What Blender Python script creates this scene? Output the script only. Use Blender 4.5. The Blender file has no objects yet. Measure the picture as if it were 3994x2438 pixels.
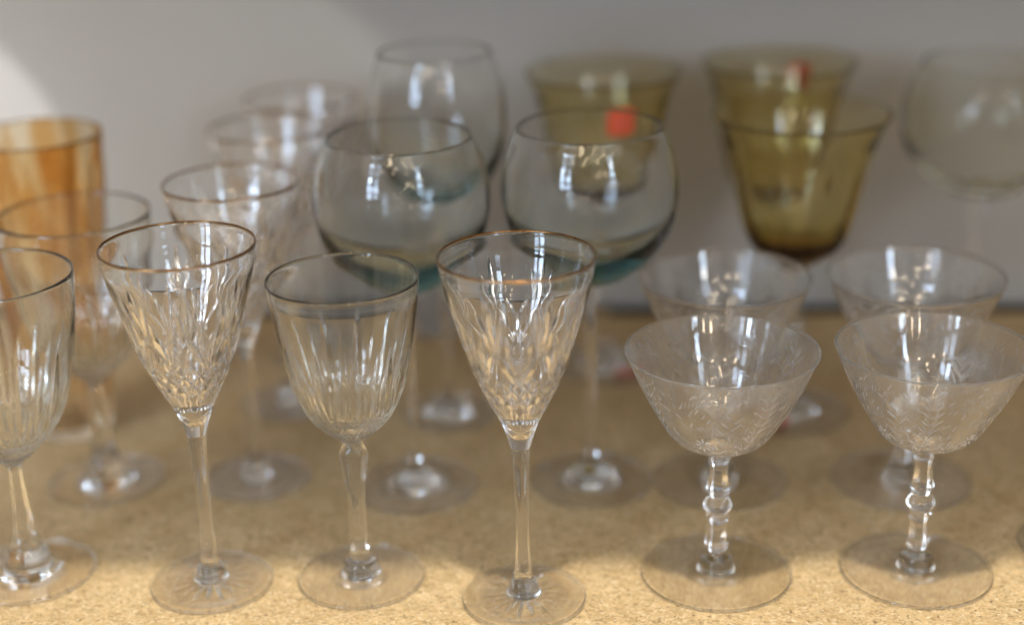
import bpy, math, random
import numpy as np
random.seed(7)
rng = np.random.default_rng(7)
R = math.radians
scene = bpy.context.scene
COL = scene.collection
PI = math.pi

# ------------------------------------------------------------------ render set-up
scene.render.engine = 'CYCLES'
cy = scene.cycles
cy.max_bounces = 40
cy.transmission_bounces = 36
cy.glossy_bounces = 10
cy.diffuse_bounces = 4
cy.transparent_max_bounces = 16
cy.volume_bounces = 0
cy.caustics_reflective = True
cy.caustics_refractive = True
cy.blur_glossy = 1.0
cy.sample_clamp_indirect = 40.0
cy.sample_clamp_direct = 0.0
cy.use_denoising = True
try:
    cy.denoiser = 'OPENIMAGEDENOISE'
    cy.denoising_input_passes = 'RGB_ALBEDO_NORMAL'
    cy.denoising_prefilter = 'ACCURATE'
except Exception:
    pass
vs = scene.view_settings
vs.view_transform = 'Standard'
vs.look = 'None'
vs.exposure = 0.0
vs.gamma = 1.0
vs.use_curve_mapping = False


# ------------------------------------------------------------------ node helpers
def new_mat(name):
    m = bpy.data.materials.new(name)
    m.use_nodes = True
    nt = m.node_tree
    nt.nodes.clear()
    out = nt.nodes.new('ShaderNodeOutputMaterial')
    return m, nt, out


def nd(nt, kind, **kw):
    n = nt.nodes.new(kind)
    for k, v in kw.items():
        if k in n.inputs:
            n.inputs[k].default_value = v
        else:
            setattr(n, k, v)
    return n


def ramp(nt, stops, interp='LINEAR'):
    n = nt.nodes.new('ShaderNodeValToRGB')
    cr = n.color_ramp
    cr.interpolation = interp
    while len(cr.elements) < len(stops):
        cr.elements.new(0.5)
    for e, (p, c) in zip(cr.elements, stops):
        e.position = p
        e.color = (c[0], c[1], c[2], 1) if len(c) == 3 else c
    return n


def mix_rgb(nt, fac, a, b, mode='MIX'):
    n = nt.nodes.new('ShaderNodeMix')
    n.data_type = 'RGBA'
    n.blend_type = mode
    L = nt.links
    for sock, v in ((n.inputs[0], fac), (n.inputs[6], a), (n.inputs[7], b)):
        if isinstance(v, bpy.types.NodeSocket):
            L.new(v, sock)
        elif isinstance(v, (int, float)):
            sock.default_value = v
        else:
            sock.default_value = (v[0], v[1], v[2], 1)
    return n.outputs[2]


def glass_mat(name, color=(1, 1, 1), rough=0.0, ior=1.5, film=0.02, film_col=(0.8, 0.78, 0.75),
              absorb=None, wobble=0.0, wobble_scale=60.0, engrave=False, thin=0.0, stain=None):
    """Clear glass with a thin uneven film of dust and handling; on coupes also a painted reflection veil."""
    m, nt, out = new_mat(name)
    L = nt.links
    g = nd(nt, 'ShaderNodeBsdfGlass', IOR=ior, Roughness=rough)
    g.inputs['Color'].default_value = (*color, 1)
    tco = nd(nt, 'ShaderNodeTexCoord')
    oi = nd(nt, 'ShaderNodeObjectInfo')
    tc = nd(nt, 'ShaderNodeVectorMath', operation='MULTIPLY_ADD')     # each glass has its own ripples and dust
    tc.inputs[1].default_value = (7.0, 5.0, 3.0)
    L.new(oi.outputs['Random'], tc.inputs[0])
    L.new(tco.outputs['Object'], tc.inputs[2])
    if wobble > 0:
        n = nd(nt, 'ShaderNodeTexNoise', Scale=wobble_scale, Detail=1.5)
        L.new(tc.outputs[0], n.inputs['Vector'])
        b = nd(nt, 'ShaderNodeBump', Strength=wobble, Distance=0.002)
        L.new(n.outputs['Fac'], b.inputs['Height'])
        L.new(b.outputs['Normal'], g.inputs['Normal'])
    if stain:
        # iridescent stain that runs unevenly down the glass
        mp = nd(nt, 'ShaderNodeMapping')
        mp.inputs['Scale'].default_value = (1.0, 1.0, 0.22)
        L.new(tc.outputs[0], mp.inputs['Vector'])
        sn = nd(nt, 'ShaderNodeTexNoise', Scale=55.0, Detail=3.0)
        L.new(mp.outputs[0], sn.inputs['Vector'])
        sr = ramp(nt, [(0.42, stain[0]), (0.60, stain[1])])
        L.new(sn.outputs['Fac'], sr.inputs[0])
        sz = nd(nt, 'ShaderNodeSeparateXYZ')
        L.new(tco.outputs['Object'], sz.inputs[0])
        fade = nd(nt, 'ShaderNodeMapRange')
        fade.inputs['From Min'].default_value = 0.015
        fade.inputs['From Max'].default_value = 0.085
        L.new(sz.outputs['Z'], fade.inputs['Value'])
        L.new(mix_rgb(nt, fade.outputs[0], (1.0, 0.97, 0.92), sr.outputs[0]), g.inputs['Color'])
    shader = g.outputs[0]
    if film > 0 or engrave:
        d = nd(nt, 'ShaderNodeBsdfDiffuse')
        d.inputs['Color'].default_value = (*film_col, 1)
        t = nd(nt, 'ShaderNodeBsdfTranslucent')
        t.inputs['Color'].default_value = (*film_col, 1)
        dm = nd(nt, 'ShaderNodeMixShader', Fac=0.5)
        L.new(d.outputs[0], dm.inputs[1])
        L.new(t.outputs[0], dm.inputs[2])
        n2 = nd(nt, 'ShaderNodeTexNoise', Scale=38.0, Detail=4.0, Roughness=0.6)
        L.new(tc.outputs[0], n2.inputs['Vector'])
        mr = nd(nt, 'ShaderNodeMapRange')
        mr.inputs['From Min'].default_value = 0.35
        mr.inputs['From Max'].default_value = 0.75
        mr.inputs['To Min'].default_value = film * 0.5
        mr.inputs['To Max'].default_value = film * 1.6
        L.new(n2.outputs['Fac'], mr.inputs['Value'])
        fac = mr.outputs[0]
        if engrave:
            at = nd(nt, 'ShaderNodeAttribute')
            at.attribute_name = 'engrave'
            mu = nd(nt, 'ShaderNodeMath', operation='MULTIPLY_ADD')
            mu.inputs[1].default_value = 0.75
            L.new(at.outputs['Fac'], mu.inputs[0])
            L.new(fac, mu.inputs[2])
            mu.use_clamp = True
            fac = mu.outputs[0]
        mx = nd(nt, 'ShaderNodeMixShader')
        L.new(fac, mx.inputs[0])
        L.new(shader, mx.inputs[1])
        L.new(dm.outputs[0], mx.inputs[2])
        shader = mx.outputs[0]
    if thin > 0:
        tr = nd(nt, 'ShaderNodeBsdfTransparent')
        mt = nd(nt, 'ShaderNodeMixShader')
        ta = nd(nt, 'ShaderNodeAttribute')
        ta.attribute_name = 'flat_disc'
        tm = nd(nt, 'ShaderNodeMath', operation='MULTIPLY')
        tm.inputs[1].default_value = thin
        L.new(ta.outputs['Fac'], tm.inputs[0])
        L.new(tm.outputs[0], mt.inputs[0])
        L.new(shader, mt.inputs[1])
        L.new(tr.outputs[0], mt.inputs[2])
        shader = mt.outputs[0]
    L.new(shader, out.inputs['Surface'])
    if absorb:
        v = nd(nt, 'ShaderNodeVolumeAbsorption', Density=absorb[1])
        v.inputs['Color'].default_value = (*absorb[0], 1)
        L.new(v.outputs[0], out.inputs['Volume'])
    return m


M = {}
M['crystal'] = glass_mat('cut_crystal', (1.0, 0.998, 0.995), ior=1.58, film=0.003)
M['crystal_stem'] = glass_mat('crystal_stem', (0.99, 0.985, 0.975), ior=1.54, film=0.008, wobble=0.06)
M['pressed'] = glass_mat('pressed_glass', (0.994, 0.997, 0.990), ior=1.51, film=0.009, wobble=0.05, wobble_scale=45)
M['pressed_stem'] = glass_mat('pressed_stem', (0.996, 0.998, 0.993), ior=1.51, film=0.008, wobble=0.08)
M['coupe'] = glass_mat('thin_blown_glass', (1.0, 0.998, 0.995), ior=1.5, film=0.09, engrave=True, wobble=0.03)  # heavier pale film also paints the milky veil of grazing reflections
M['coupe_stem'] = glass_mat('coupe_stem', (1.0, 0.998, 0.995), ior=1.5, film=0.008)
M['foot'] = glass_mat('foot_glass', (1.0, 1.0, 0.998), ior=1.45, film=0.0, thin=0.60)
M['smoke'] = glass_mat('smoky_teal_glass', (1.0, 1.0, 1.0), ior=1.42, film=0.008,
                       absorb=((0.30, 0.64, 0.68), 42.0), wobble=0.16, wobble_scale=26)
M['clear'] = glass_mat('clear_glass', (0.998, 0.998, 0.995), ior=1.5, film=0.01)
M['olive'] = glass_mat('olive_amber_glass', (0.98, 0.97, 0.94), ior=1.5, film=0.01,
                       absorb=((0.83, 0.72, 0.05), 225.0), wobble=0.05, wobble_scale=30)
M['marigold'] = glass_mat('marigold_glass', (0.96, 0.80, 0.55), ior=1.5, film=0.04, film_col=(0.62, 0.38, 0.10), wobble=0.3, wobble_scale=40,
                          stain=((1.0, 0.94, 0.82), (0.91, 0.72, 0.46)))
M['faint'] = glass_mat('very_thin_glass', (0.975, 0.975, 0.95), ior=1.22, film=0.002, wobble=0.1, wobble_scale=26)
M['milky'] = glass_mat('milky_glass', (0.97, 0.97, 0.97), ior=1.5, film=0.45, film_col=(0.85, 0.85, 0.85))


def gold_mat():
    m, nt, out = new_mat('worn_gold')
    L = nt.links
    p = nd(nt, 'ShaderNodeBsdfPrincipled', Metallic=1.0, Roughness=0.22)
    tc = nd(nt, 'ShaderNodeTexCoord')
    n = nd(nt, 'ShaderNodeTexNoise', Scale=160.0, Detail=3.0)
    L.new(tc.outputs['Object'], n.inputs['Vector'])
    r = ramp(nt, [(0.35, (0.20, 0.10, 0.035)), (0.7, (0.50, 0.28, 0.11))])
    L.new(n.outputs['Fac'], r.inputs[0])
    L.new(r.outputs[0], p.inputs['Base Color'])
    L.new(p.outputs[0], out.inputs['Surface'])
    return m


M['gold'] = gold_mat()


def sticker_mat(name, c):
    m, nt, out = new_mat(name)
    L = nt.links
    p = nd(nt, 'ShaderNodeBsdfPrincipled', Roughness=0.55)
    tc = nd(nt, 'ShaderNodeTexCoord')
    n = nd(nt, 'ShaderNodeTexNoise', Scale=300.0, Detail=2.0)
    L.new(tc.outputs['Object'], n.inputs['Vector'])
    k = mix_rgb(nt, n.outputs['Fac'], c, tuple(v * 0.85 for v in c))
    L.new(k, p.inputs['Base Color'])
    L.new(p.outputs[0], out.inputs['Surface'])
    return m


M['red_sticker'] = sticker_mat('orange_red_paper', (0.85, 0.10, 0.03))
M['pink_sticker'] = sticker_mat('pink_paper', (0.75, 0.30, 0.24))


def board_mat():
    m, nt, out = new_mat('particle_board')
    L = nt.links
    p = nd(nt, 'ShaderNodeBsdfPrincipled', Roughness=0.62)
    p.inputs['Specular IOR Level'].default_value = 0.25
    tc = nd(nt, 'ShaderNodeTexCoord')
    # slightly warped coordinates so that the chips are not cells
    wn = nd(nt, 'ShaderNodeTexNoise', Scale=240.0, Detail=2.0)
    L.new(tc.outputs['Object'], wn.inputs['Vector'])
    vm = nd(nt, 'ShaderNodeVectorMath', operation='MULTIPLY_ADD')
    vm.inputs[1].default_value = (0.004, 0.004, 0.004)
    L.new(wn.outputs['Color'], vm.inputs[0])
    L.new(tc.outputs['Object'], vm.inputs[2])
    mp = nd(nt, 'ShaderNodeMapping')
    mp.inputs['Scale'].default_value = (0.7, 1.2, 1.0)
    mp.inputs['Rotation'].default_value = (0, 0, 0.5)
    L.new(vm.outputs[0], mp.inputs['Vector'])
    v1 = nd(nt, 'ShaderNodeTexVoronoi', Scale=950.0)
    L.new(mp.outputs[0], v1.inputs['Vector'])
    c1 = ramp(nt, [(0.0, (0.36, 0.255, 0.130)), (0.25, (0.60, 0.432, 0.225)), (0.65, (0.68, 0.495, 0.262)),
                   (0.90, (0.72, 0.57, 0.345)), (1.0, (0.84, 0.71, 0.49))])
    sp = nd(nt, 'ShaderNodeSeparateColor')
    L.new(v1.outputs['Color'], sp.inputs[0])
    L.new(sp.outputs[0], c1.inputs[0])
    n2 = nd(nt, 'ShaderNodeTexNoise', Scale=90.0, Detail=5.0, Roughness=0.7)
    L.new(tc.outputs['Object'], n2.inputs['Vector'])
    c2 = ramp(nt, [(0.3, (0.80, 0.78, 0.74)), (0.7, (1.08, 1.08, 1.08))])
    L.new(n2.outputs['Fac'], c2.inputs[0])
    col = mix_rgb(nt, 0.8, c1.outputs[0], c2.outputs[0], 'MULTIPLY')
    n3 = nd(nt, 'ShaderNodeTexNoise', Scale=14.0, Detail=5.0)
    L.new(tc.outputs['Object'], n3.inputs['Vector'])
    c3 = ramp(nt, [(0.3, (0.88, 0.86, 0.83)), (0.6, (1.0, 1.0, 1.0))])
    L.new(n3.outputs['Fac'], c3.inputs[0])
    col = mix_rgb(nt, 1.0, col, c3.outputs[0], 'MULTIPLY')
    # fewer, larger flakes
    v4 = nd(nt, 'ShaderNodeTexVoronoi', Scale=270.0)
    L.new(mp.outputs[0], v4.inputs['Vector'])
    s4 = nd(nt, 'ShaderNodeSeparateColor')
    L.new(v4.outputs['Color'], s4.inputs[0])
    c4 = ramp(nt, [(0.0, (0.72, 0.68, 0.62)), (0.12, (0.9, 0.88, 0.86)), (0.2, (1.0, 1.0, 1.0)), (0.85, (1.0, 1.0, 1.0)), (1.0, (1.16, 1.18, 1.22))])
    L.new(s4.outputs[0], c4.inputs[0])
    col = mix_rgb(nt, 0.55, col, c4.outputs[0], 'MULTIPLY')
    # sparse dark bark specks
    v2 = nd(nt, 'ShaderNodeTexVoronoi', Scale=190.0)
    L.new(vm.outputs[0], v2.inputs['Vector'])
    s2 = nd(nt, 'ShaderNodeSeparateColor')
    L.new(v2.outputs['Color'], s2.inputs[0])
    a = nd(nt, 'ShaderNodeMath', operation='LESS_THAN')
    a.inputs[1].default_value = 0.17
    L.new(v2.outputs['Distance'], a.inputs[0])
    b = nd(nt, 'ShaderNodeMath', operation='LESS_THAN')
    b.inputs[1].default_value = 0.42
    L.new(s2.outputs[1], b.inputs[0])
    ab = nd(nt, 'ShaderNodeMath', operation='MULTIPLY')
    L.new(a.outputs[0], ab.inputs[0])
    L.new(b.outputs[0], ab.inputs[1])
    ab2 = nd(nt, 'ShaderNodeMath', operation='MULTIPLY')
    ab2.inputs[1].default_value = 0.75
    L.new(ab.outputs[0], ab2.inputs[0])
    col = mix_rgb(nt, ab2.outputs[0], col, (0.14, 0.075, 0.035))
    L.new(col, p.inputs['Base Color'])
    bp = nd(nt, 'ShaderNodeBump', Strength=0.25, Distance=0.0004)
    L.new(sp.outputs[1], bp.inputs['Height'])
    L.new(bp.outputs[0], p.inputs['Normal'])
    L.new(p.outputs[0], out.inputs['Surface'])
    return m


M['board'] = board_mat()


def wall_mat():
    m, nt, out = new_mat('painted_wall')
    L = nt.links
    p = nd(nt, 'ShaderNodeBsdfPrincipled', Roughness=0.7)
    tc = nd(nt, 'ShaderNodeTexCoord')
    n = nd(nt, 'ShaderNodeTexNoise', Scale=3.0, Detail=4.0)
    L.new(tc.outputs['Object'], n.inputs['Vector'])
    r = ramp(nt, [(0.3, (0.45, 0.425, 0.385)), (0.7, (0.51, 0.485, 0.44))])
    L.new(n.outputs['Fac'], r.inputs[0])
    L.new(r.outputs[0], p.inputs['Base Color'])
    n2 = nd(nt, 'ShaderNodeTexNoise', Scale=220.0, Detail=2.0)
    L.new(tc.outputs['Object'], n2.inputs['Vector'])
    b = nd(nt, 'ShaderNodeBump', Strength=0.1, Distance=0.001)
    L.new(n2.outputs['Fac'], b.inputs['Height'])
    L.new(b.outputs[0], p.inputs['Normal'])
    L.new(p.outputs[0], out.inputs['Surface'])
    return m


M['wall'] = wall_mat()


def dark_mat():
    m, nt, out = new_mat('gap_shade_black')  # near-black tone standing for the deep shade behind the shelf
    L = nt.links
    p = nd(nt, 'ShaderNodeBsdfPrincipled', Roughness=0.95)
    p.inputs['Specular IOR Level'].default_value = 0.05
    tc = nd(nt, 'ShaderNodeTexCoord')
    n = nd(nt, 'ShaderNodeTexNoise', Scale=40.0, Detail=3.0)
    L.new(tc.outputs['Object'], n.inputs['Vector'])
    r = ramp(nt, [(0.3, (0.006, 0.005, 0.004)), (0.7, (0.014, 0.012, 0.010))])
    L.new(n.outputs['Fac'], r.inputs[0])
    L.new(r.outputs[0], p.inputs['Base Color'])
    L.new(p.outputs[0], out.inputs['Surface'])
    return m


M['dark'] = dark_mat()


# ------------------------------------------------------------------ geometry helpers
def link_mesh(name, me, mat, parent=None):
    o = bpy.data.objects.new(name, me)
    COL.objects.link(o)
    me.materials.append(mat)
    if parent is not None:
        o.parent = parent
    return o


def make_mesh(name, V, F, smooth=True):
    me = bpy.data.meshes.new(name)
    me.from_pydata([tuple(v) for v in V], [], F)
    me.update()
    if smooth:
        me.polygons.foreach_set('use_smooth', [True] * len(me.polygons))
    return me


def spline(pts, step, corner=()):
    """Centripetal Catmull-Rom through the (r, z) points, resampled about every step metres.
    step may be a function of the segment index."""
    P = np.array(pts, float)
    n = len(P)
    out = [P[0]]
    for i in range(n - 1):
        p1, p2 = P[i], P[i + 1]
        p0 = P[i - 1] if i > 0 and i not in corner else 2 * p1 - p2
        p3 = P[i + 2] if i + 2 < n and (i + 1) not in corner else 2 * p2 - p1
        d = np.linalg.norm(p2 - p1)
        s = step(i) if callable(step) else step
        k = max(1, int(math.ceil(d / s)))
        t0 = 0.0
        t1 = t0 + max(np.linalg.norm(p1 - p0), 1e-9) ** 0.5
        t2 = t1 + max(np.linalg.norm(p2 - p1), 1e-9) ** 0.5
        t3 = t2 + max(np.linalg.norm(p3 - p2), 1e-9) ** 0.5
        for j in range(1, k + 1):
            t = t1 + (t2 - t1) * j / k
            A1 = (t1 - t) / (t1 - t0) * p0 + (t - t0) / (t1 - t0) * p1
            A2 = (t2 - t) / (t2 - t1) * p1 + (t - t1) / (t2 - t1) * p2
            A3 = (t3 - t) / (t3 - t2) * p2 + (t - t2) / (t3 - t2) * p3
            B1 = (t2 - t) / (t2 - t0) * A1 + (t - t0) / (t2 - t0) * A2
            B2 = (t3 - t) / (t3 - t1) * A2 + (t - t1) / (t3 - t1) * A3
            out.append((t2 - t) / (t2 - t1) * B1 + (t - t1) / (t2 - t1) * B2)
    out = np.array(out)
    out[:, 0] = np.maximum(out[:, 0], 0.0)
    return out


def lathe(name, path, nseg, disp=None, zdisp=None, attr=None, attr_name='engrave'):
    """Turn a path of (r, z) into a surface.  A point with r = 0 at either end becomes a pole.
    disp(phi, r, z, k) -> change of radius; zdisp likewise of height; attr(phi, r, z, k) -> point attribute."""
    path = np.asarray(path)
    n = len(path)
    phi = np.arange(nseg) * 2 * PI / nseg
    pole0 = path[0, 0] < 1e-7
    pole1 = path[-1, 0] < 1e-7
    a, b = (1 if pole0 else 0), (n - 1 if pole1 else n)
    rows = path[a:b]
    rr = np.repeat(rows[:, :1], nseg, 1)
    zz = np.repeat(rows[:, 1:2], nseg, 1)
    pp = np.repeat(phi[None, :], len(rows), 0)
    kk = np.repeat((np.arange(a, b))[:, None], nseg, 1)
    r2, z2 = rr.copy(), zz.copy()
    if disp is not None:
        r2 = r2 + disp(pp, rr, zz, kk)
    if zdisp is not None:
        z2 = z2 + zdisp(pp, rr, zz, kk)
    V = np.stack([r2 * np.cos(pp), r2 * np.sin(pp), z2], -1).reshape(-1, 3)
    F = []
    m = len(rows)
    idx = np.arange(m * nseg).reshape(m, nseg)
    i0 = idx[:-1]
    i1 = idx[1:]
    q = np.stack([i0, np.roll(i0, -1, 1), np.roll(i1, -1, 1), i1], -1).reshape(-1, 4)
    F = q.tolist()
    V = V.tolist()
    if pole0:
        V.append((0, 0, path[0, 1]))
        c = len(V) - 1
        F += [[c, int(idx[0, (j + 1) % nseg]), int(idx[0, j])] for j in range(nseg)]
    if pole1:
        V.append((0, 0, path[-1, 1]))
        c = len(V) - 1
        F += [[c, int(idx[-1, j]), int(idx[-1, (j + 1) % nseg])] for j in range(nseg)]
    me = make_mesh(name, V, F)
    if attr is not None:
        A = attr(pp, rr, zz, kk).reshape(-1)
        A = np.concatenate([A, np.zeros(len(V) - len(A))])
        at = me.attributes.new(attr_name, 'FLOAT', 'POINT')
        at.data.foreach_set('value', A.astype(np.float32))
    return me


def wrap(d):
    return (d + PI) % (2 * PI) - PI


def groove(pp, rr, zz, p0, z0, p1, z1, w, peak=0.5, sharp=1.0):
    """Depth 0..1 of a lens-shaped V cut from (p0, z0) to (p1, z1); w = half width at its widest."""
    pm = 0.5 * (p0 + p1)
    x = wrap(pp - pm) * rr
    rm = np.clip(rr, 1e-4, None)
    ax, az = (p0 - pm) * rm, z0
    bx, bz = (p1 - pm) * rm, z1
    dx, dz = bx - ax, bz - az
    L2 = dx * dx + dz * dz
    t = ((x - ax) * dx + (zz - az) * dz) / L2
    d = np.abs((x - ax) * dz - (zz - az) * dx) / np.sqrt(L2)
    tt = np.clip(t, 0, 1)
    prof = np.where(tt < peak, tt / peak, (1 - tt) / (1 - peak))
    ww = w * np.sqrt(np.clip(prof, 0, 1)) ** 1.3
    v = np.clip(1 - d / np.maximum(ww, 1e-6), 0, 1) * np.clip(prof * 2.2, 0, 1)
    v[(t < 0) | (t > 1)] = 0
    return v ** sharp


def torus(name, r, z, a, nseg=160, nt=12):
    t = np.linspace(0, 2 * PI, nt + 1)
    # go round so that normals point out
    path = np.stack([r + a * np.cos(t), z + a * np.sin(t)], -1)
    return lathe(name, path, nseg)


def box(name, x0, x1, y0, y1, z0, z1, mat, bev=0.0):
    V = [(x, y, z) for x in (x0, x1) for y in (y0, y1) for z in (z0, z1)]
    F = [(0, 1, 3, 2), (4, 6, 7, 5), (0, 4, 5, 1), (2, 3, 7, 6), (0, 2, 6, 4), (1, 5, 7, 3)]
    me = make_mesh(name, V, F, smooth=False)
    o = link_mesh(name, me, mat)
    if bev:
        md = o.modifiers.new('bevel', 'BEVEL')
        md.width = bev
        md.segments = 2
    return o


def thing(name, label, cat, loc, rot=0.0, group=None):
    o = bpy.data.objects.new(name, None)
    o.empty_display_size = 0.02
    COL.objects.link(o)
    o.location = loc
    o.rotation_euler = (0, 0, rot)
    o['label'] = label
    o['category'] = cat
    if group:
        o['group'] = group
    return o


def dup(src, label, loc, rot=0.0):
    r = src.copy()
    COL.objects.link(r)
    r.location = loc
    r.rotation_euler = (0, 0, rot)
    r['label'] = label
    k = rng.uniform(-0.012, 0.012, 2)
    r.scale = (src.scale[0] * (1 + k[0]), src.scale[1] * (1 + k[0]), src.scale[2] * (1 + k[1]))
    for ch in src.children:
        c = ch.copy()
        COL.objects.link(c)
        c.parent = r
        for g in ch.children:
            d = g.copy()
            COL.objects.link(d)
            d.parent = c
    return r


def facet(nside, lo, hi, amount=1.0, phase=0.0, soft=0.0015):
    """Radius change that turns a round section into a regular polygon between heights lo and hi."""
    def f(pp, rr, zz, kk):
        a = 2 * PI / nside
        q = (pp + phase) % a - a / 2
        poly = math.cos(a / 2) / np.cos(q)
        w = np.clip((zz - lo) / soft, 0, 1) * np.clip((hi - zz) / soft, 0, 1)
        return rr * (poly - 1) * w * amount
    return f


FOOT_Z0 = 0.0006


def foot_path(rf, knob, thick=0.0022, rise=0.0028):
    """Bottom centre -> edge -> top -> inner points (knob, from the outside in and up)."""
    e = thick * 0.5
    pts = [(0, FOOT_Z0 + 0.0006), (rf * 0.35, FOOT_Z0 + 0.0005), (rf * 0.8, FOOT_Z0 + 0.0001), (rf - e, FOOT_Z0),
           (rf - e * 0.3, FOOT_Z0 + e * 0.3), (rf, FOOT_Z0 + e), (rf - e * 0.3, FOOT_Z0 + thick - e * 0.3),
           (rf - e, FOOT_Z0 + thick), (rf * 0.75, FOOT_Z0 + thick + 0.0005), (rf * 0.5, FOOT_Z0 + thick + 0.0012)]
    return pts + knob


def disc_mask(rk, rf):
    """1 on the thin flat plate of the foot, 0 on its rounded edge and under the knob."""
    def f(pp, rr, zz, kk):
        return np.clip((rr - rk - 0.001) / 0.004, 0, 1) * np.clip((rf - 0.0012 - rr) / 0.0012, 0, 1)
    return f


# ------------------------------------------------------------------ the setting
SH_BACK = 1.205
WALL_Y = 1.237
shelf = box('shelf', -1.3, 1.3, 0.60, SH_BACK, -0.02, 0.0, M['board'], 0.0008)
shelf['kind'] = 'structure'
shelf.rotation_euler = (0, 0, R(-2.6))
shelf.location = (0.0, 0.0, 0.0)
wall = box('wall', -2.0, 2.0, WALL_Y, WALL_Y + 0.05, -0.6, 1.3, M['wall'])
wall['kind'] = 'structure'
wall.rotation_euler = (0, 0, R(-2.6))
gap = box('gap_shade_strip', -1.3, 1.3, SH_BACK + 0.001, WALL_Y - 0.001, -0.06, -0.004, M['dark'])  # added strip, not a real part: paints the dark shade line along the wall
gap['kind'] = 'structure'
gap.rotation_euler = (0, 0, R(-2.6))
upper = box('upper_shelf', -0.62, 1.3, 0.636, WALL_Y - 0.002, 0.50, 0.52, M['board'], 0.0008)
upper['kind'] = 'structure'
upper.rotation_euler = (0, 0, R(-1.5))

# ------------------------------------------------------------------ gold-rimmed cut crystal goblet
GOLD_BOWL = [(0.0050, 0.0940), (0.0072, 0.1018), (0.0095, 0.1085), (0.0120, 0.1142), (0.0172, 0.1240),
             (0.0221, 0.1350), (0.0266, 0.1458), (0.0308, 0.1599), (0.0346, 0.1738), (0.0378, 0.1850), (0.0400, 0.1950), (0.0418, 0.2050)]


def prof_r(prof, z):
    p = sorted(prof, key=lambda q: q[1])
    return np.interp(z, [q[1] for q in p], [q[0] for q in p])


def gold_disp(nouter):
    def f(pp, rr, zz, kk):
        D = np.zeros_like(rr)
        sec = PI / 4
        for s in range(8):
            c = s * sec + sec / 2            # middle of a lower fan
            b = s * sec                      # middle of an upper fan
            # upper fan: three long slim spikes
            for da, zt, w in ((0.0, 0.1950, 0.0021), (0.17, 0.1860, 0.0018), (-0.17, 0.1860, 0.0018)):
                D = np.maximum(D, 0.75 * groove(pp, rr, zz, b + da * 0.2, 0.160, b + da, zt, w, 0.33))
            # lower fan of broad leaves
            for da, zt, w in ((0.0, 0.1600, 0.0024), (0.20, 0.1740, 0.0030), (-0.20, 0.1740, 0.0030),
                              (0.40, 0.1640, 0.0028), (-0.40, 0.1640, 0.0028)):
                D = np.maximum(D, groove(pp, rr, zz, c + da * 0.12, 0.1420, c + da, zt, w, 0.45))
            # diamonds
            for h in (0, 0.5):
                a = c + h * sec
                for sg in (-1, 1):
                    D = np.maximum(D, 0.9 * groove(pp, rr, zz, a - sg * sec * 0.5, 0.1185, a + sg * sec * 0.5, 0.1450, 0.0019, 0.5))
            # notched ring under the diamonds
            for h in (0.125, 0.375, 0.625, 0.875):
                D = np.maximum(D, 0.8 * groove(pp, rr, zz, b + h * sec, 0.1130, b + h * sec, 0.1235, 0.0016, 0.4))
        return -0.0018 * D * (kk < nouter)
    return f


def cut_star(lo, hi, n, depth):
    """Star of cuts under the foot."""
    def f(pp, rr, zz, kk):
        a = 2 * PI / n
        q = np.abs((pp % a) - a / 2)
        ln = np.where((np.floor(pp / a).astype(int) % 2) == 0, 1.0, 0.8)
        x = q * rr
        t = (rr - lo) / ((hi - lo) * ln)
        w = 0.0013 * np.clip(np.sin(np.clip(t, 0, 1) * PI), 0, 1) ** 0.6
        v = np.clip(1 - x / np.maximum(w, 1e-6), 0, 1)
        v[(t <= 0) | (t >= 1)] = 0
        v[zz > FOOT_Z0 + 0.0009] = 0
        return depth * v
    return f


def make_gold(label, loc, rot):
    t = thing('wine_goblet', label, 'wine glass', loc, rot, 'gold rimmed cut crystal goblets')
    # bowl
    outer = spline(GOLD_BOWL, lambda i: 0.0008 if i < 3 else 0.00040)
    no = len(outer)
    rim = [(0.0417, 0.2056), (0.0411, 0.2058), (0.0406, 0.2053)]
    inner = [(0.0394, 0.1950), (0.0363, 0.1835), (0.0318, 0.1700), (0.0270, 0.1560), (0.0224, 0.1420), (0.0180, 0.1310),
             (0.0135, 0.1215), (0.0092, 0.1135), (0.0056, 0.1065), (0.0030, 0.1030), (0.0012, 0.1018), (0.0, 0.1016)]
    inn = spline(rim + inner, 0.0028)
    path = np.vstack([outer, inn])
    link_mesh('bowl', lathe('cut_bowl', path, 800, disp=gold_disp(no - 3)), M['crystal'], t)
    # stem
    st = spline([(0.0052, 0.0150), (0.0046, 0.0200), (0.0042, 0.0277), (0.0036, 0.0396), (0.0036, 0.0520), (0.0038, 0.0638),
                 (0.0042, 0.0780), (0.0046, 0.0880), (0.0052, 0.0927), (0.00515, 0.0933), (0.0050, 0.0940)], 0.0012)
    link_mesh('stem', lathe('slim_stem', st, 96), M['crystal_stem'], t)
    # foot
    fp = spline(foot_path(0.0352, [(0.0125, 0.0046), (0.0098, 0.0052), (0.0086, 0.0070), (0.0084, 0.0100), (0.0072, 0.0130), (0.0052, 0.0150)]),
                lambda i: 0.0006 if i < 2 else 0.0009)
    link_mesh('foot', lathe('star_foot', fp, 384, zdisp=cut_star(0.0085, 0.0255, 18, 0.0015), attr=disc_mask(0.0245, 0.0352), attr_name='flat_disc'), M['foot'], t)
    link_mesh('gold_rim', torus('gilded_rim', 0.04120, 0.2056, 0.00062), M['gold'], t)
    return t


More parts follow.
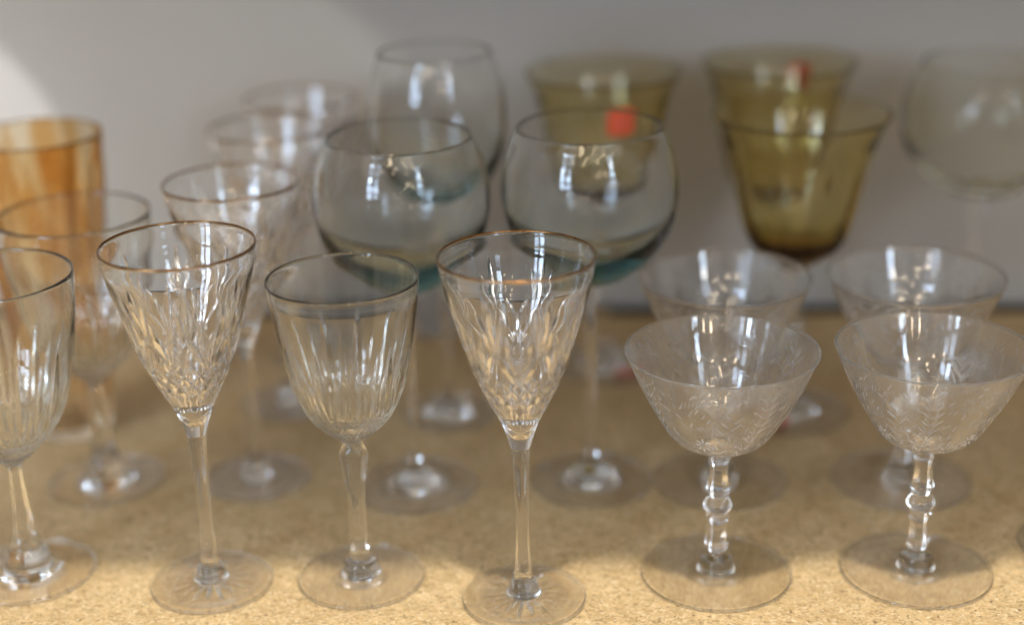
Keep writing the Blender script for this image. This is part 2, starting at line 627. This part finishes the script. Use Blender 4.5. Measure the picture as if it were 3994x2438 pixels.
gold0 = make_gold('sharp gold rimmed cut crystal goblet between the plain rimmed goblet and the front coupes',
                  (0.0029, 0.7604, 0), R(-90 + 22.5))
dup(gold0, 'gold rimmed cut crystal goblet in the front row, left of the plain rimmed goblet',
    (-0.1780, 0.7852, 0), R(-90 + 14))
dup(gold0, 'slightly blurred gold rimmed goblet directly behind the front left gold rimmed one',
    (-0.1710, 0.9180, 0), R(40))
dup(gold0, 'very blurred gold rimmed goblet, second from the wall, left of the smoky balloon glasses',
    (-0.1648, 1.0397, 0), R(11))
dup(gold0, 'faintest gold rimmed goblet, nearest the wall in its line of goblets',
    (-0.1541, 1.1295, 0), R(55))


# ------------------------------------------------------------------ pressed goblets (plain rim)
def press_disp(nouter, z0, zt, r_bot):
    """Pointed flutes of three lengths over the lower bowl and rows of thumbprint dimples at the bottom."""
    H = zt - z0
    def f(pp, rr, zz, kk):
        D = np.zeros_like(rr)
        n = 11
        a = 2 * PI / n
        for s in range(n):
            c = s * a
            D = np.maximum(D, 1.0 * groove(pp, rr, zz, c, z0 + H * 0.22, c, z0 + H * 0.70, 0.0034, 0.30))
            D = np.maximum(D, 0.9 * groove(pp, rr, zz, c + a * 0.5, z0 + H * 0.20, c + a * 0.5, z0 + H * 0.56, 0.0031, 0.32))
            for q in (0.25, 0.75):
                D = np.maximum(D, 0.75 * groove(pp, rr, zz, c + a * q, z0 + H * 0.16, c + a * q, z0 + H * 0.43, 0.0023, 0.35))
            for row, (h, q0) in enumerate(((0.19, 0.125), (0.145, 0.0), (0.10, 0.125), (0.065, 0.0))):
                for q in (0, 0.25, 0.5, 0.75):
                    pc = c + a * (q0 + q)
                    zc = z0 + H * h
                    x = wrap(pp - pc) * rr
                    rad = np.maximum(rr * a * 0.12, 0.0004)
                    d2 = (x / rad) ** 2 + ((zz - zc) / (H * 0.026)) ** 2
                    D = np.maximum(D, 0.55 * np.clip(1 - d2, 0, 1))
        return -0.0013 * D * (kk < nouter)
    return f


PRESS_BOWL = [(0.0058, 0.0883), (0.0105, 0.0922), (0.0172, 0.0981), (0.0223, 0.1038), (0.0257, 0.1096), (0.0300, 0.1195), (0.0333, 0.1323),
              (0.0368, 0.1491), (0.0393, 0.1657), (0.0406, 0.1766), (0.0416, 0.1850)]


def make_pressed(label, loc, rot):
    t = thing('water_goblet', label, 'goblet', loc, rot, 'plain rimmed pressed glass goblets')
    outer = spline(PRESS_BOWL, 0.00055)
    no = len(outer)
    rim = [(0.0417, 0.1860), (0.0413, 0.1865), (0.0408, 0.1861)]
    inner = [(0.0396, 0.1757), (0.0381, 0.1655), (0.0353, 0.1495), (0.0314, 0.1330), (0.0276, 0.1205), (0.0232, 0.1110), (0.0165, 0.1050), (0.0085, 0.1018), (0.0, 0.1010)]
    path = np.vstack([outer, spline(rim + inner, 0.0022)])
    link_mesh('bowl', lathe('fluted_bowl', path, 480, disp=press_disp(no - 4, 0.0883, 0.186, 0.006)), M['pressed'], t)
    st = spline([(0.0056, 0.0178), (0.0050, 0.0225), (0.0048, 0.0280), (0.0048, 0.0508), (0.0059, 0.0630), (0.0070, 0.0710), (0.0079, 0.0772), (0.0081, 0.0805),
                 (0.0070, 0.0838), (0.0060, 0.0860), (0.0058, 0.0883)], 0.0009)
    link_mesh('stem', lathe('tapered_stem', st, 144, disp=facet(6, 0.0200, 0.0850, 0.9, 0.3, 0.003)), M['pressed_stem'], t)
    fp = spline(foot_path(0.0371, [(0.0128, 0.0046), (0.0108, 0.0056), (0.0101, 0.0085), (0.0098, 0.0110), (0.0085, 0.0130), (0.0066, 0.0142), (0.0056, 0.0178)]), 0.001)
    link_mesh('foot', lathe('plain_foot', fp, 192, attr=disc_mask(0.0128, 0.0371), attr_name='flat_disc'), M['foot'], t)
    return t


press0 = make_pressed('plain rimmed fluted goblet with tapered stem between the two front gold rimmed goblets', (-0.0913, 0.7878, 0), R(20))
dup(press0, 'clear glass of which only the foot shows at the right edge of the photo', (0.3345, 0.8030, 0), R(3))

TALL_BOWL = [(0.0045, 0.0710), (0.0060, 0.0726), (0.0141, 0.0802), (0.0237, 0.0900), (0.0303, 0.0996), (0.0346, 0.1092), (0.0385, 0.1234), (0.0418, 0.1376),
             (0.0446, 0.1558), (0.0461, 0.1694), (0.0470, 0.1850)]


def make_tall(label, loc, rot):
    t = thing('tulip_goblet', label, 'goblet', loc, rot, 'tulip shaped pressed glass goblets')
    outer = spline(TALL_BOWL, 0.0006)
    no = len(outer)
    rim = [(0.0470, 0.1867), (0.0466, 0.1872), (0.0461, 0.1867)]
    inner = [(0.0450, 0.1690), (0.0433, 0.1560), (0.0398, 0.1385), (0.0362, 0.1240), (0.0318, 0.1110), (0.0262, 0.1000), (0.0180, 0.0905), (0.0090, 0.0850), (0.0, 0.0835)]
    path = np.vstack([outer, spline(rim + inner, 0.0022)])
    link_mesh('bowl', lathe('tulip_bowl', path, 512, disp=press_disp(no - 4, 0.0710, 0.186, 0.006)), M['pressed'], t)
    st = spline([(0.0082, 0.0230), (0.0074, 0.0262), (0.0066, 0.0350), (0.0051, 0.0549), (0.0043, 0.0680), (0.0045, 0.0710)], 0.0012)
    link_mesh('stem', lathe('panelled_stem', st, 144, disp=facet(6, 0.0235, 0.0700, 0.9, 0.2, 0.003)), M['pressed_stem'], t)
    fp = spline(foot_path(0.0385, [(0.0180, 0.0048), (0.0142, 0.0062), (0.0130, 0.0100), (0.0112, 0.0165), (0.0092, 0.0200), (0.0082, 0.0230)]), 0.001)
    link_mesh('foot', lathe('wide_foot', fp, 192, attr=disc_mask(0.018, 0.0385), attr_name='flat_disc'), M['foot'], t)
    return t


tall0 = make_tall('large tulip shaped goblet cut off by the left edge, in front of the marigold vase', (-0.2888, 0.8023, 0), R(8))
dup(tall0, 'blurred tulip shaped goblet beside the marigold vase, behind the front left gold rimmed goblet',
    (-0.2702, 0.9188, 0), R(27))


# ------------------------------------------------------------------ engraved coupes
COUPE_BOWL = [(0.0062, 0.0795), (0.0078, 0.0806), (0.0130, 0.0822), (0.0200, 0.0848), (0.0250, 0.0876), (0.0284, 0.0910), (0.0313, 0.0955), (0.0348, 0.1015), (0.0394, 0.1095),
              (0.0438, 0.1180), (0.0487, 0.1290), (0.0531, 0.1398)]


def coupe_strokes():
    S = []
    rg = random.Random(11)
    for k in range(4):
        c = k * PI / 2
        # a big leafy spray: an S-shaped stalk with paired leaves
        pts = [(c + 0.05 + 0.10 * math.sin(u * 3.0) + u * 0.18, 0.0865 + u * 0.040) for u in np.linspace(0, 1, 8)]
        for a, b in zip(pts[:-1], pts[1:]):
            S.append((a[0], a[1], b[0], b[1], 0.00040, 0.6))
        for i, (p, z) in enumerate(pts[1:]):
            for sg in (-1, 1):
                ln = 0.20 - i * 0.012
                S.append((p, z, p + sg * ln, z + 0.0068 + rg.uniform(-0.001, 0.001), 0.0008, 0.6))
                S.append((p, z, p + sg * ln * 0.55, z + 0.0088, 0.0006, 0.5))
        # comb of short curved hatches beside it
        for i in range(9):
            p = c + 0.78 + i * 0.045
            S.append((p, 0.1215 + 0.0006 * i, p + 0.05, 0.1290 + 0.0006 * i, 0.00045, 0.5))
            S.append((p - 0.02, 0.1050 + 0.0004 * i, p + 0.045, 0.1110 + 0.0004 * i, 0.0004, 0.45))
        # a flower: petals round a centre
        pc, zc = c + 0.98, 0.0965
        for q in range(8):
            an = q * PI / 4
            S.append((pc + 0.025 * math.cos(an), zc + 0.001 * math.sin(an), pc + 0.17 * math.cos(an), zc + 0.0058 * math.sin(an), 0.0011, 0.85))
        # trailing tendrils
        for i in range(5):
            p = c + 1.25 + 0.04 * i
            S.append((p, 0.090 + 0.006 * i, p + 0.14, 0.096 + 0.006 * i, 0.0005, 0.7))
            S.append((p, 0.093 + 0.006 * i, p - 0.13, 0.099 + 0.006 * i, 0.0007, 0.8))
    # sprays of fine short cuts all over the upper bowl
    for i in range(420):
        p, z = rg.uniform(0, 2 * PI), rg.uniform(0.089, 0.135)
        ln, sl = rg.uniform(0.04, 0.10), rg.choice((-1, 1)) * rg.uniform(0.002, 0.006)
        S.append((p, z, p + ln, z + sl, rg.uniform(0.0003, 0.00065), rg.uniform(0.4, 0.85)))
    return S


def coupe_mask(nouter):
    S = coupe_strokes()
    cache = {}
    def m(pp, rr, zz, kk):
        if 'A' in cache and cache['A'].shape == pp.shape:
            return cache['A']
        A = np.zeros_like(rr)
        for (p0, z0, p1, z1, w, amt) in S:
            A = np.maximum(A, amt * groove(pp, rr, zz, p0, z0, p1, z1, w, 0.5, 0.7))
        A = A * (kk < nouter)
        cache['A'] = A
        return A
    return m


def make_coupe(label, loc, rot):
    t = thing('champagne_coupe', label, 'coupe glass', loc, rot, 'engraved champagne coupes')
    outer = spline(COUPE_BOWL, 0.0006)
    no = len(outer)
    rim = [(0.0535, 0.1407), (0.0532, 0.1411), (0.0527, 0.1410)]
    inner = [(0.0521, 0.1398), (0.0476, 0.1290), (0.0427, 0.1182), (0.0383, 0.1098), (0.0337, 0.1018), (0.0302, 0.0962), (0.0272, 0.0920), (0.0240, 0.0890), (0.0190, 0.0864),
             (0.0110, 0.0843), (0.0050, 0.0836), (0.0, 0.0834)]
    path = np.vstack([outer, spline(rim + inner, 0.0018)])
    mk = coupe_mask(no - 4)
    me = lathe('engraved_bowl', path, 720, disp=lambda p, r, z, k: -0.00018 * mk(p, r, z, k), attr=mk)
    link_mesh('bowl', me, M['coupe'], t)
    st = spline([(0.0048, 0.0138), (0.0046, 0.0145), (0.0060, 0.0170), (0.0068, 0.0186), (0.0062, 0.0225), (0.0052, 0.0300), (0.0056, 0.0345), (0.0065, 0.0376), (0.0050, 0.0398),
                 (0.0062, 0.0412), (0.0079, 0.0436), (0.0079, 0.0464), (0.0060, 0.0486), (0.0044, 0.0496), (0.0058, 0.0520), (0.0068, 0.0546), (0.0062, 0.0580), (0.0050, 0.0660),
                 (0.0057, 0.0725), (0.0068, 0.0758), (0.0067, 0.0780), (0.0062, 0.0795)], 0.0005)
    f1 = facet(6, 0.0142, 0.0400, 1.0, 0.0, 0.0012)
    f2 = facet(6, 0.0494, 0.0785, 1.0, 0.0, 0.0012)
    link_mesh('stem', lathe('beaded_stem', st, 144, disp=lambda p, r, z, k: f1(p, r, z, k) + f2(p, r, z, k)), M['coupe_stem'], t)
    fp = spline(foot_path(0.0437, [(0.0140, 0.0040), (0.0108, 0.0046), (0.0100, 0.0064), (0.0098, 0.0086), (0.0088, 0.0114), (0.0066, 0.0130), (0.0048, 0.0138)], thick=0.0016), 0.001)
    link_mesh('foot', lathe('thin_foot', fp, 192, attr=disc_mask(0.014, 0.0437), attr_name='flat_disc'), M['foot'], t)
    return t


coupe0 = make_coupe('front row engraved coupe standing just right of the nearest gold rimmed goblet', (0.1146, 0.7830, 0), R(-80))
dup(coupe0, 'front row engraved coupe standing near the right edge, its rim touching the frame', (0.2298, 0.7806, 0), R(-118))
dup(coupe0, 'blurred engraved coupe behind the front row coupe that stands beside the gold rimmed goblet', (0.1323, 0.9001, 0), R(-30))
dup(coupe0, 'blurred engraved coupe behind the front row coupe at the right edge', (0.2489, 0.8934, 0), R(10))


# ------------------------------------------------------------------ smoky balloon glasses
def make_balloon(label, loc, rot, mat, scale=1.0):
    t = thing('balloon_glass', label, 'balloon glass', loc, rot, 'balloon glasses')
    t.scale = (scale, scale, scale)
    outer = [(0.0, 0.1352), (0.0045, 0.1353), (0.0085, 0.1362), (0.0160, 0.1386), (0.0225, 0.1418), (0.0362, 0.1526), (0.0484, 0.1686), (0.0533, 0.1850), (0.0540, 0.1940), (0.0532, 0.2060), (0.0510, 0.2170),
             (0.0470, 0.2280), (0.0436, 0.2346), (0.0434, 0.2350), (0.0431, 0.2350), (0.0429, 0.2346)]
    inner = [(0.0463, 0.2278), (0.0502, 0.2168), (0.0523, 0.2060), (0.0525, 0.1940), (0.0515, 0.1850), (0.0458, 0.1712), (0.0328, 0.1574), (0.0200, 0.1490), (0.0090, 0.1456), (0.0, 0.1450)]
    path = spline(outer + inner, 0.0022)
    link_mesh('bowl', lathe('balloon_bowl', path, 160), mat, t)
    st = spline([(0.0052, 0.0160), (0.0042, 0.0220), (0.0037, 0.0320), (0.0036, 0.0700), (0.0039, 0.1100), (0.0048, 0.1280), (0.0062, 0.1343), (0.0050, 0.1348), (0.0, 0.1349)], 0.0018)
    link_mesh('stem', lathe('long_stem', st, 64), M['clear'], t)
    fp = spline(foot_path(0.0403, [(0.0190, 0.0046), (0.0160, 0.0056), (0.0146, 0.0080), (0.0110, 0.0116), (0.0072, 0.0138), (0.0052, 0.0160)]), 0.0014)
    link_mesh('foot', lathe('round_foot', fp, 96, attr=disc_mask(0.019, 0.0403), attr_name='flat_disc'), M['foot'], t)
    return t


ball0 = make_balloon('smoky balloon glass with teal bottom standing behind the plain rimmed goblet', (-0.0654, 0.9011, 0), 0, M['smoke'])
dup(ball0, 'smoky balloon glass in front of the olive goblet with the orange red sticker', (0.0490, 0.9040, 0), 1.0)
dup(ball0, 'faint smoky balloon glass nearest the wall, rising behind another smoky balloon glass',
    (-0.0470, 1.0120, 0), 2.0).scale = (0.86, 0.86, 1.12)
bl = dup(ball0, 'faint pale balloon glass at the right edge, behind the blurred coupe', (0.3400, 1.0700, 0), 0.6)
for c in bl.children:
    if c.name.startswith('bowl'):
        c.data = c.data.copy()
        c.data.materials.clear()
        c.data.materials.append(M['faint'])
bl.scale = (1.10, 1.10, 1.0)

# ------------------------------------------------------------------ olive goblets
OLIVE_OUT = [(0.0, 0.1098), (0.0045, 0.1099), (0.0080, 0.1106), (0.0130, 0.1136), (0.0215, 0.1200), (0.0284, 0.1258), (0.0335, 0.1341), (0.0378, 0.1480), (0.0412, 0.1640), (0.0438, 0.1780), (0.0466, 0.1930),
             (0.0505, 0.2070), (0.0560, 0.2176), (0.0564, 0.2183), (0.0562, 0.2188), (0.0557, 0.2187)]
OLIVE_IN = [(0.0492, 0.2070), (0.0443, 0.1930), (0.0413, 0.1780), (0.0386, 0.1640), (0.0351, 0.1490), (0.0304, 0.1365), (0.0248, 0.1300), (0.0160, 0.1255), (0.0080, 0.1236), (0.0, 0.1230)]


def patch(name, prof, r0, phi0, z0, sx, sz, off, thick, square=False):
    """A small curved paper label lying on a turned surface of profile prof (r, z)."""
    nr, na = 6, 36
    V, F = [], []
    for layer in (off, off + thick):
        for i in range(nr + 1):
            for j in range(na):
                a = 2 * PI * j / na
                q = i / nr
                if square:
                    mxx = max(abs(math.cos(a)), abs(math.sin(a)))
                    q2 = q / mxx ** 0.8
                else:
                    q2 = q
                z = z0 + sz * q2 * math.sin(a)
                r = float(prof_r(prof, z)) + layer
                ph = phi0 + sx * q2 * math.cos(a) / r
                V.append((r * math.cos(ph), r * math.sin(ph), z))
    n1 = (nr + 1) * na
    for L in (0, 1):
        for i in range(nr):
            for j in range(na):
                a, b = L * n1 + i * na + j, L * n1 + i * na + (j + 1) % na
                f = [a, a + na, b + na, b]
                F.append(f if L else f[::-1])
    for j in range(na):
        a, b = nr * na + j, nr * na + (j + 1) % na
        F.append([a, b, b + n1, a + n1])
    return make_mesh(name, V, F)


def make_olive(label, loc, rot):
    t = thing('olive_goblet', label, 'goblet', loc, rot, 'olive goblets')
    path = spline(OLIVE_OUT + OLIVE_IN, 0.002)
    def panels(pp, rr, zz, kk):
        a = 2 * PI / 9
        q = (pp % a) - a / 2
        poly = math.cos(a / 2) / np.cos(q)
        w = np.clip((zz - 0.112) / 0.008, 0, 1) * np.clip((0.198 - zz) / 0.02, 0, 1) * (kk < len(path) // 2)
        return rr * (poly - 1) * w * 0.5
    link_mesh('bowl', lathe('flared_bowl', path, 180, disp=panels), M['olive'], t)
    st = spline([(0.0056, 0.0150), (0.0046, 0.0200), (0.0043, 0.0320), (0.0044, 0.0560), (0.0062, 0.0640), (0.0080, 0.0680), (0.0062, 0.0720), (0.0046, 0.0780), (0.0048, 0.0960), (0.0064, 0.1050), (0.0078, 0.1090), (0.0045, 0.10955), (0.0, 0.1096)], 0.0014)
    link_mesh('stem', lathe('knopped_stem', st, 64), M['clear'], t)
    fp = spline(foot_path(0.0400, [(0.0180, 0.0050), (0.0150, 0.0064), (0.0110, 0.0100), (0.0075, 0.0128), (0.0056, 0.0150)]), 0.0014)
    link_mesh('foot', lathe('clear_foot', fp, 96, attr=disc_mask(0.018, 0.04), attr_name='flat_disc'), M['foot'], t)
    return t


ol_front = make_olive('olive goblet with a flared rim standing in front of another olive goblet, behind the coupes', (0.1950, 1.0030, 0), 0)
ol_left = dup(ol_front, 'olive goblet with an orange red price sticker, behind the smoky balloon glass', (0.0695, 1.0950, 0), 0.3)
ol_back = dup(ol_front, 'olive goblet half hidden by another olive goblet, a dull red sticker inside its rim', (0.1990, 1.1150, 0), 0.9)
ol_front.scale = (1.06, 1.06, 1.0)
ol_left.scale = (1, 1, 1.05)
ol_back.scale = (1, 1, 1.05)


def sticker(parent, phi, z, sx, sz, mat, square=True, label=None):
    me = patch('price_sticker', OLIVE_OUT[:-1], 0, phi - parent.rotation_euler[2], z, sx, sz, 0.0004, 0.00025, square)
    o = link_mesh('price_sticker', me, mat, parent)
    if label:
        o['label'] = label
    return o


sticker(ol_left, R(-90 + 12), 0.1935, 0.0105, 0.0098, M['red_sticker'])
sticker(ol_back, R(90 - 28), 0.1990, 0.0085, 0.0090, M['red_sticker'])


def foot_sticker(parent, x, y, mat):
    me = lathe('foot_sticker', spline([(0, 0.0048), (0.0090, 0.0048), (0.0094, 0.0050), (0.0090, 0.0052), (0, 0.0052)], 0.003, corner=(1, 2, 3)), 32)
    o = link_mesh('foot_sticker', me, mat, parent)
    a = -parent.rotation_euler[2]
    o.location = (x * math.cos(a) - y * math.sin(a), x * math.sin(a) + y * math.cos(a), 0)
    o['label'] = 'round pink price sticker on the foot'
    return o


foot_sticker(ol_front, -0.012, -0.022, M['pink_sticker'])
foot_sticker(ol_left, 0.016, -0.024, M['pink_sticker'])

# ------------------------------------------------------------------ marigold vase and the little fluted cup
def make_vase():
    t = thing('marigold_vase', 'tall ribbed marigold amber vase behind the tulip shaped goblet at the left edge', 'vase', (-0.3150, 1.0050, 0), 0)
    outer = [(0.0, 0.0006), (0.0200, 0.0006), (0.0270, 0.0010), (0.0290, 0.0040), (0.0288, 0.0200), (0.0300, 0.0500), (0.0330, 0.0900), (0.0368, 0.1300), (0.0410, 0.1750), (0.0440, 0.2100), (0.0443, 0.2150),
             (0.0437, 0.2160), (0.0430, 0.2150)]
    inner = [(0.0425, 0.2100), (0.0393, 0.1750), (0.0348, 0.1300), (0.0308, 0.0900), (0.0276, 0.0500), (0.0258, 0.0200), (0.0200, 0.0075), (0.0, 0.0060)]
    path = spline(outer + inner, 0.0022)
    n = len(path)
    def ribs(pp, rr, zz, kk):
        w = np.clip((zz - 0.010) / 0.01, 0, 1) * np.clip((0.205 - zz) / 0.02, 0, 1)
        return 0.0016 * np.cos(14 * pp) * w * (rr > 0.02)
    link_mesh('body', lathe('ribbed_body', path, 280, disp=ribs), M['marigold'], t)
    return t


make_vase()


def make_cup():
    t = thing('fluted_cup', 'small milky fluted cup by the wall, glimpsed under the smoky balloon glass', 'cup', (-0.0625, 1.176, 0), 0.1)
    outer = [(0.0, 0.0006), (0.0160, 0.0006), (0.0185, 0.0020), (0.0200, 0.0080), (0.0225, 0.0250), (0.0250, 0.0450), (0.0252, 0.0458), (0.0246, 0.0462), (0.0240, 0.0456)]
    inner = [(0.0212, 0.0250), (0.0185, 0.0090), (0.0120, 0.0065), (0.0, 0.0060)]
    path = spline(outer + inner, 0.0016)
    def ribs(pp, rr, zz, kk):
        w = np.clip((zz - 0.003) / 0.004, 0, 1) * np.clip((0.044 - zz) / 0.006, 0, 1)
        return 0.0010 * np.abs(np.cos(9 * pp)) * w * (rr > 0.012)
    link_mesh('body', lathe('fluted_body', path, 216, disp=ribs), M['milky'], t)


make_cup()

# ------------------------------------------------------------------ light
world = bpy.data.worlds.new('World')
scene.world = world
world.use_nodes = True
nt = world.node_tree
nt.nodes.clear()
wo = nt.nodes.new('ShaderNodeOutputWorld')
bg = nd(nt, 'ShaderNodeBackground', Strength=1.0)
tc = nd(nt, 'ShaderNodeTexCoord')
sx = nd(nt, 'ShaderNodeSeparateXYZ')
nt.links.new(tc.outputs['Generated'], sx.inputs[0])
mr = nd(nt, 'ShaderNodeMapRange')
mr.inputs['From Min'].default_value = -1
mr.inputs['From Max'].default_value = 1
nt.links.new(sx.outputs['Z'], mr.inputs['Value'])
wr = ramp(nt, [(0.0, (0.24, 0.20, 0.16)), (0.42, (0.34, 0.30, 0.26)), (0.54, (0.42, 0.405, 0.38)), (0.70, (0.62, 0.605, 0.58)), (0.85, (1.05, 1.03, 0.99)), (1.0, (1.2, 1.18, 1.14))])
nt.links.new(mr.outputs[0], wr.inputs[0])
wn = nd(nt, 'ShaderNodeTexNoise', Scale=3.2, Detail=2.0)
nt.links.new(tc.outputs['Generated'], wn.inputs['Vector'])
wr2 = ramp(nt, [(0.40, (0.30, 0.29, 0.28)), (0.60, (1.4, 1.4, 1.4))])
nt.links.new(wn.outputs['Fac'], wr2.inputs[0])
wc = mix_rgb(nt, 1.0, wr.outputs[0], wr2.outputs[0], 'MULTIPLY')
nt.links.new(wc, bg.inputs['Color'])
nt.links.new(bg.outputs[0], wo.inputs['Surface'])
WORLD = 1.0
bg.inputs['Strength'].default_value = WORLD

from mathutils import Vector


def aim(o, target):
    d = Vector(target) - o.location
    o.rotation_euler = d.to_track_quat('-Z', 'Y').to_euler()


def spot(name, loc, target, power, color, size, radius, blend):
    l = bpy.data.lights.new(name, 'SPOT')
    l.energy = power
    l.color = color
    l.spot_size = size
    l.spot_blend = blend
    l.shadow_soft_size = radius
    o = bpy.data.objects.new(name, l)
    COL.objects.link(o)
    o.location = loc
    aim(o, target)
    return o


KEY_D = Vector((0.02, -0.318, 1.0)).normalized() * 2.6
key = spot('shop_spotlight', Vector((0.0, 0.78, 0.0)) + KEY_D, (0.0, 0.80, 0.0), 225, (1.0, 0.91, 0.77), R(34), 0.055, 0.3)

# beams that slip in from the left and graze the wall
spot('beam_lamp_bright', (-0.95, 0.35, 0.95), (-0.475, 1.255, 0.145), 48, (0.95, 0.95, 1.0), R(9.0), 0.006, 0.1)
spot('beam_lamp_soft', (-1.10, 0.10, 0.46), (-0.44, 1.255, 0.02), 17, (1.0, 0.94, 0.86), R(30), 0.008, 0.08)


wv = random.Random(5)


def window(cx, cyy, cz, w, h, cols, rows, power, color, target):
    """A real multi-pane window: one area lamp per pane."""
    c = Vector((cx, cyy, cz))
    d = (Vector(target) - c).normalized()
    q = d.to_track_quat('-Z', 'Y')
    ax, ay = q @ Vector((1, 0, 0)), q @ Vector((0, 1, 0))
    pw, ph = w / cols, h / rows
    for i in range(cols):
        for j in range(rows):
            l = bpy.data.lights.new('window_pane_light', 'AREA')
            l.shape = 'RECTANGLE'
            l.size = pw * wv.uniform(0.50, 0.84)
            l.size_y = ph * wv.uniform(0.40, 0.86)
            l.energy = power / (cols * rows) * wv.uniform(0.25, 1.75)
            l.color = color
            o = bpy.data.objects.new('window_pane_light', l)
            COL.objects.link(o)
            o.location = c + ax * ((i + 0.5) * pw - w / 2) + ay * ((j + 0.5) * ph - h / 2)
            o.rotation_euler = q.to_euler()


window(-1.7, -1.6, 1.25, 0.95, 1.9, 2, 5, 48, (0.58, 0.75, 1.0), (0, 0.9, 0.1))
window(1.5, -1.9, 1.35, 0.5, 1.5, 1, 4, 18, (0.60, 0.77, 1.0), (0, 0.9, 0.1))

# string of small warm bulbs and a few ceiling downlights behind the camera
rb = random.Random(3)
for i in range(24):
    l = bpy.data.lights.new('bulb_light', 'POINT')
    l.energy = 1.3
    l.color = (1.0, 0.80, 0.55)
    l.shadow_soft_size = 0.024
    o = bpy.data.objects.new('bulb_light', l)
    COL.objects.link(o)
    o.location = (-0.7 + rb.uniform(0, 1.7), -0.9 + rb.uniform(-0.6, 0.5), 0.75 + rb.uniform(0, 1.1))

# ------------------------------------------------------------------ camera
cam = bpy.data.cameras.new('camera')
cam.sensor_fit = 'HORIZONTAL'
cam.sensor_width = 36.0
cam.lens = 36.0 * 3721.46 / 2464.0
cam.clip_start = 0.05
cam.clip_end = 50
cam.dof.use_dof = True
cam.dof.focus_distance = 0.836
cam.dof.aperture_fstop = cam.lens / 31.0
co = bpy.data.objects.new('camera', cam)
COL.objects.link(co)
from mathutils import Matrix
p, r = R(20.9478), R(-1.36279)
c, s = math.cos(p), math.sin(p)
fw, up, rt = Vector((0, c, -s)), Vector((0, s, c)), Vector((1, 0, 0))
x = rt * math.cos(r) + up * math.sin(r)
y = -rt * math.sin(r) + up * math.cos(r)
m = Matrix((x, y, -fw)).transposed().to_4x4()
m.translation = Vector((0, 0, 0.465))
co.matrix_world = m
scene.camera = co
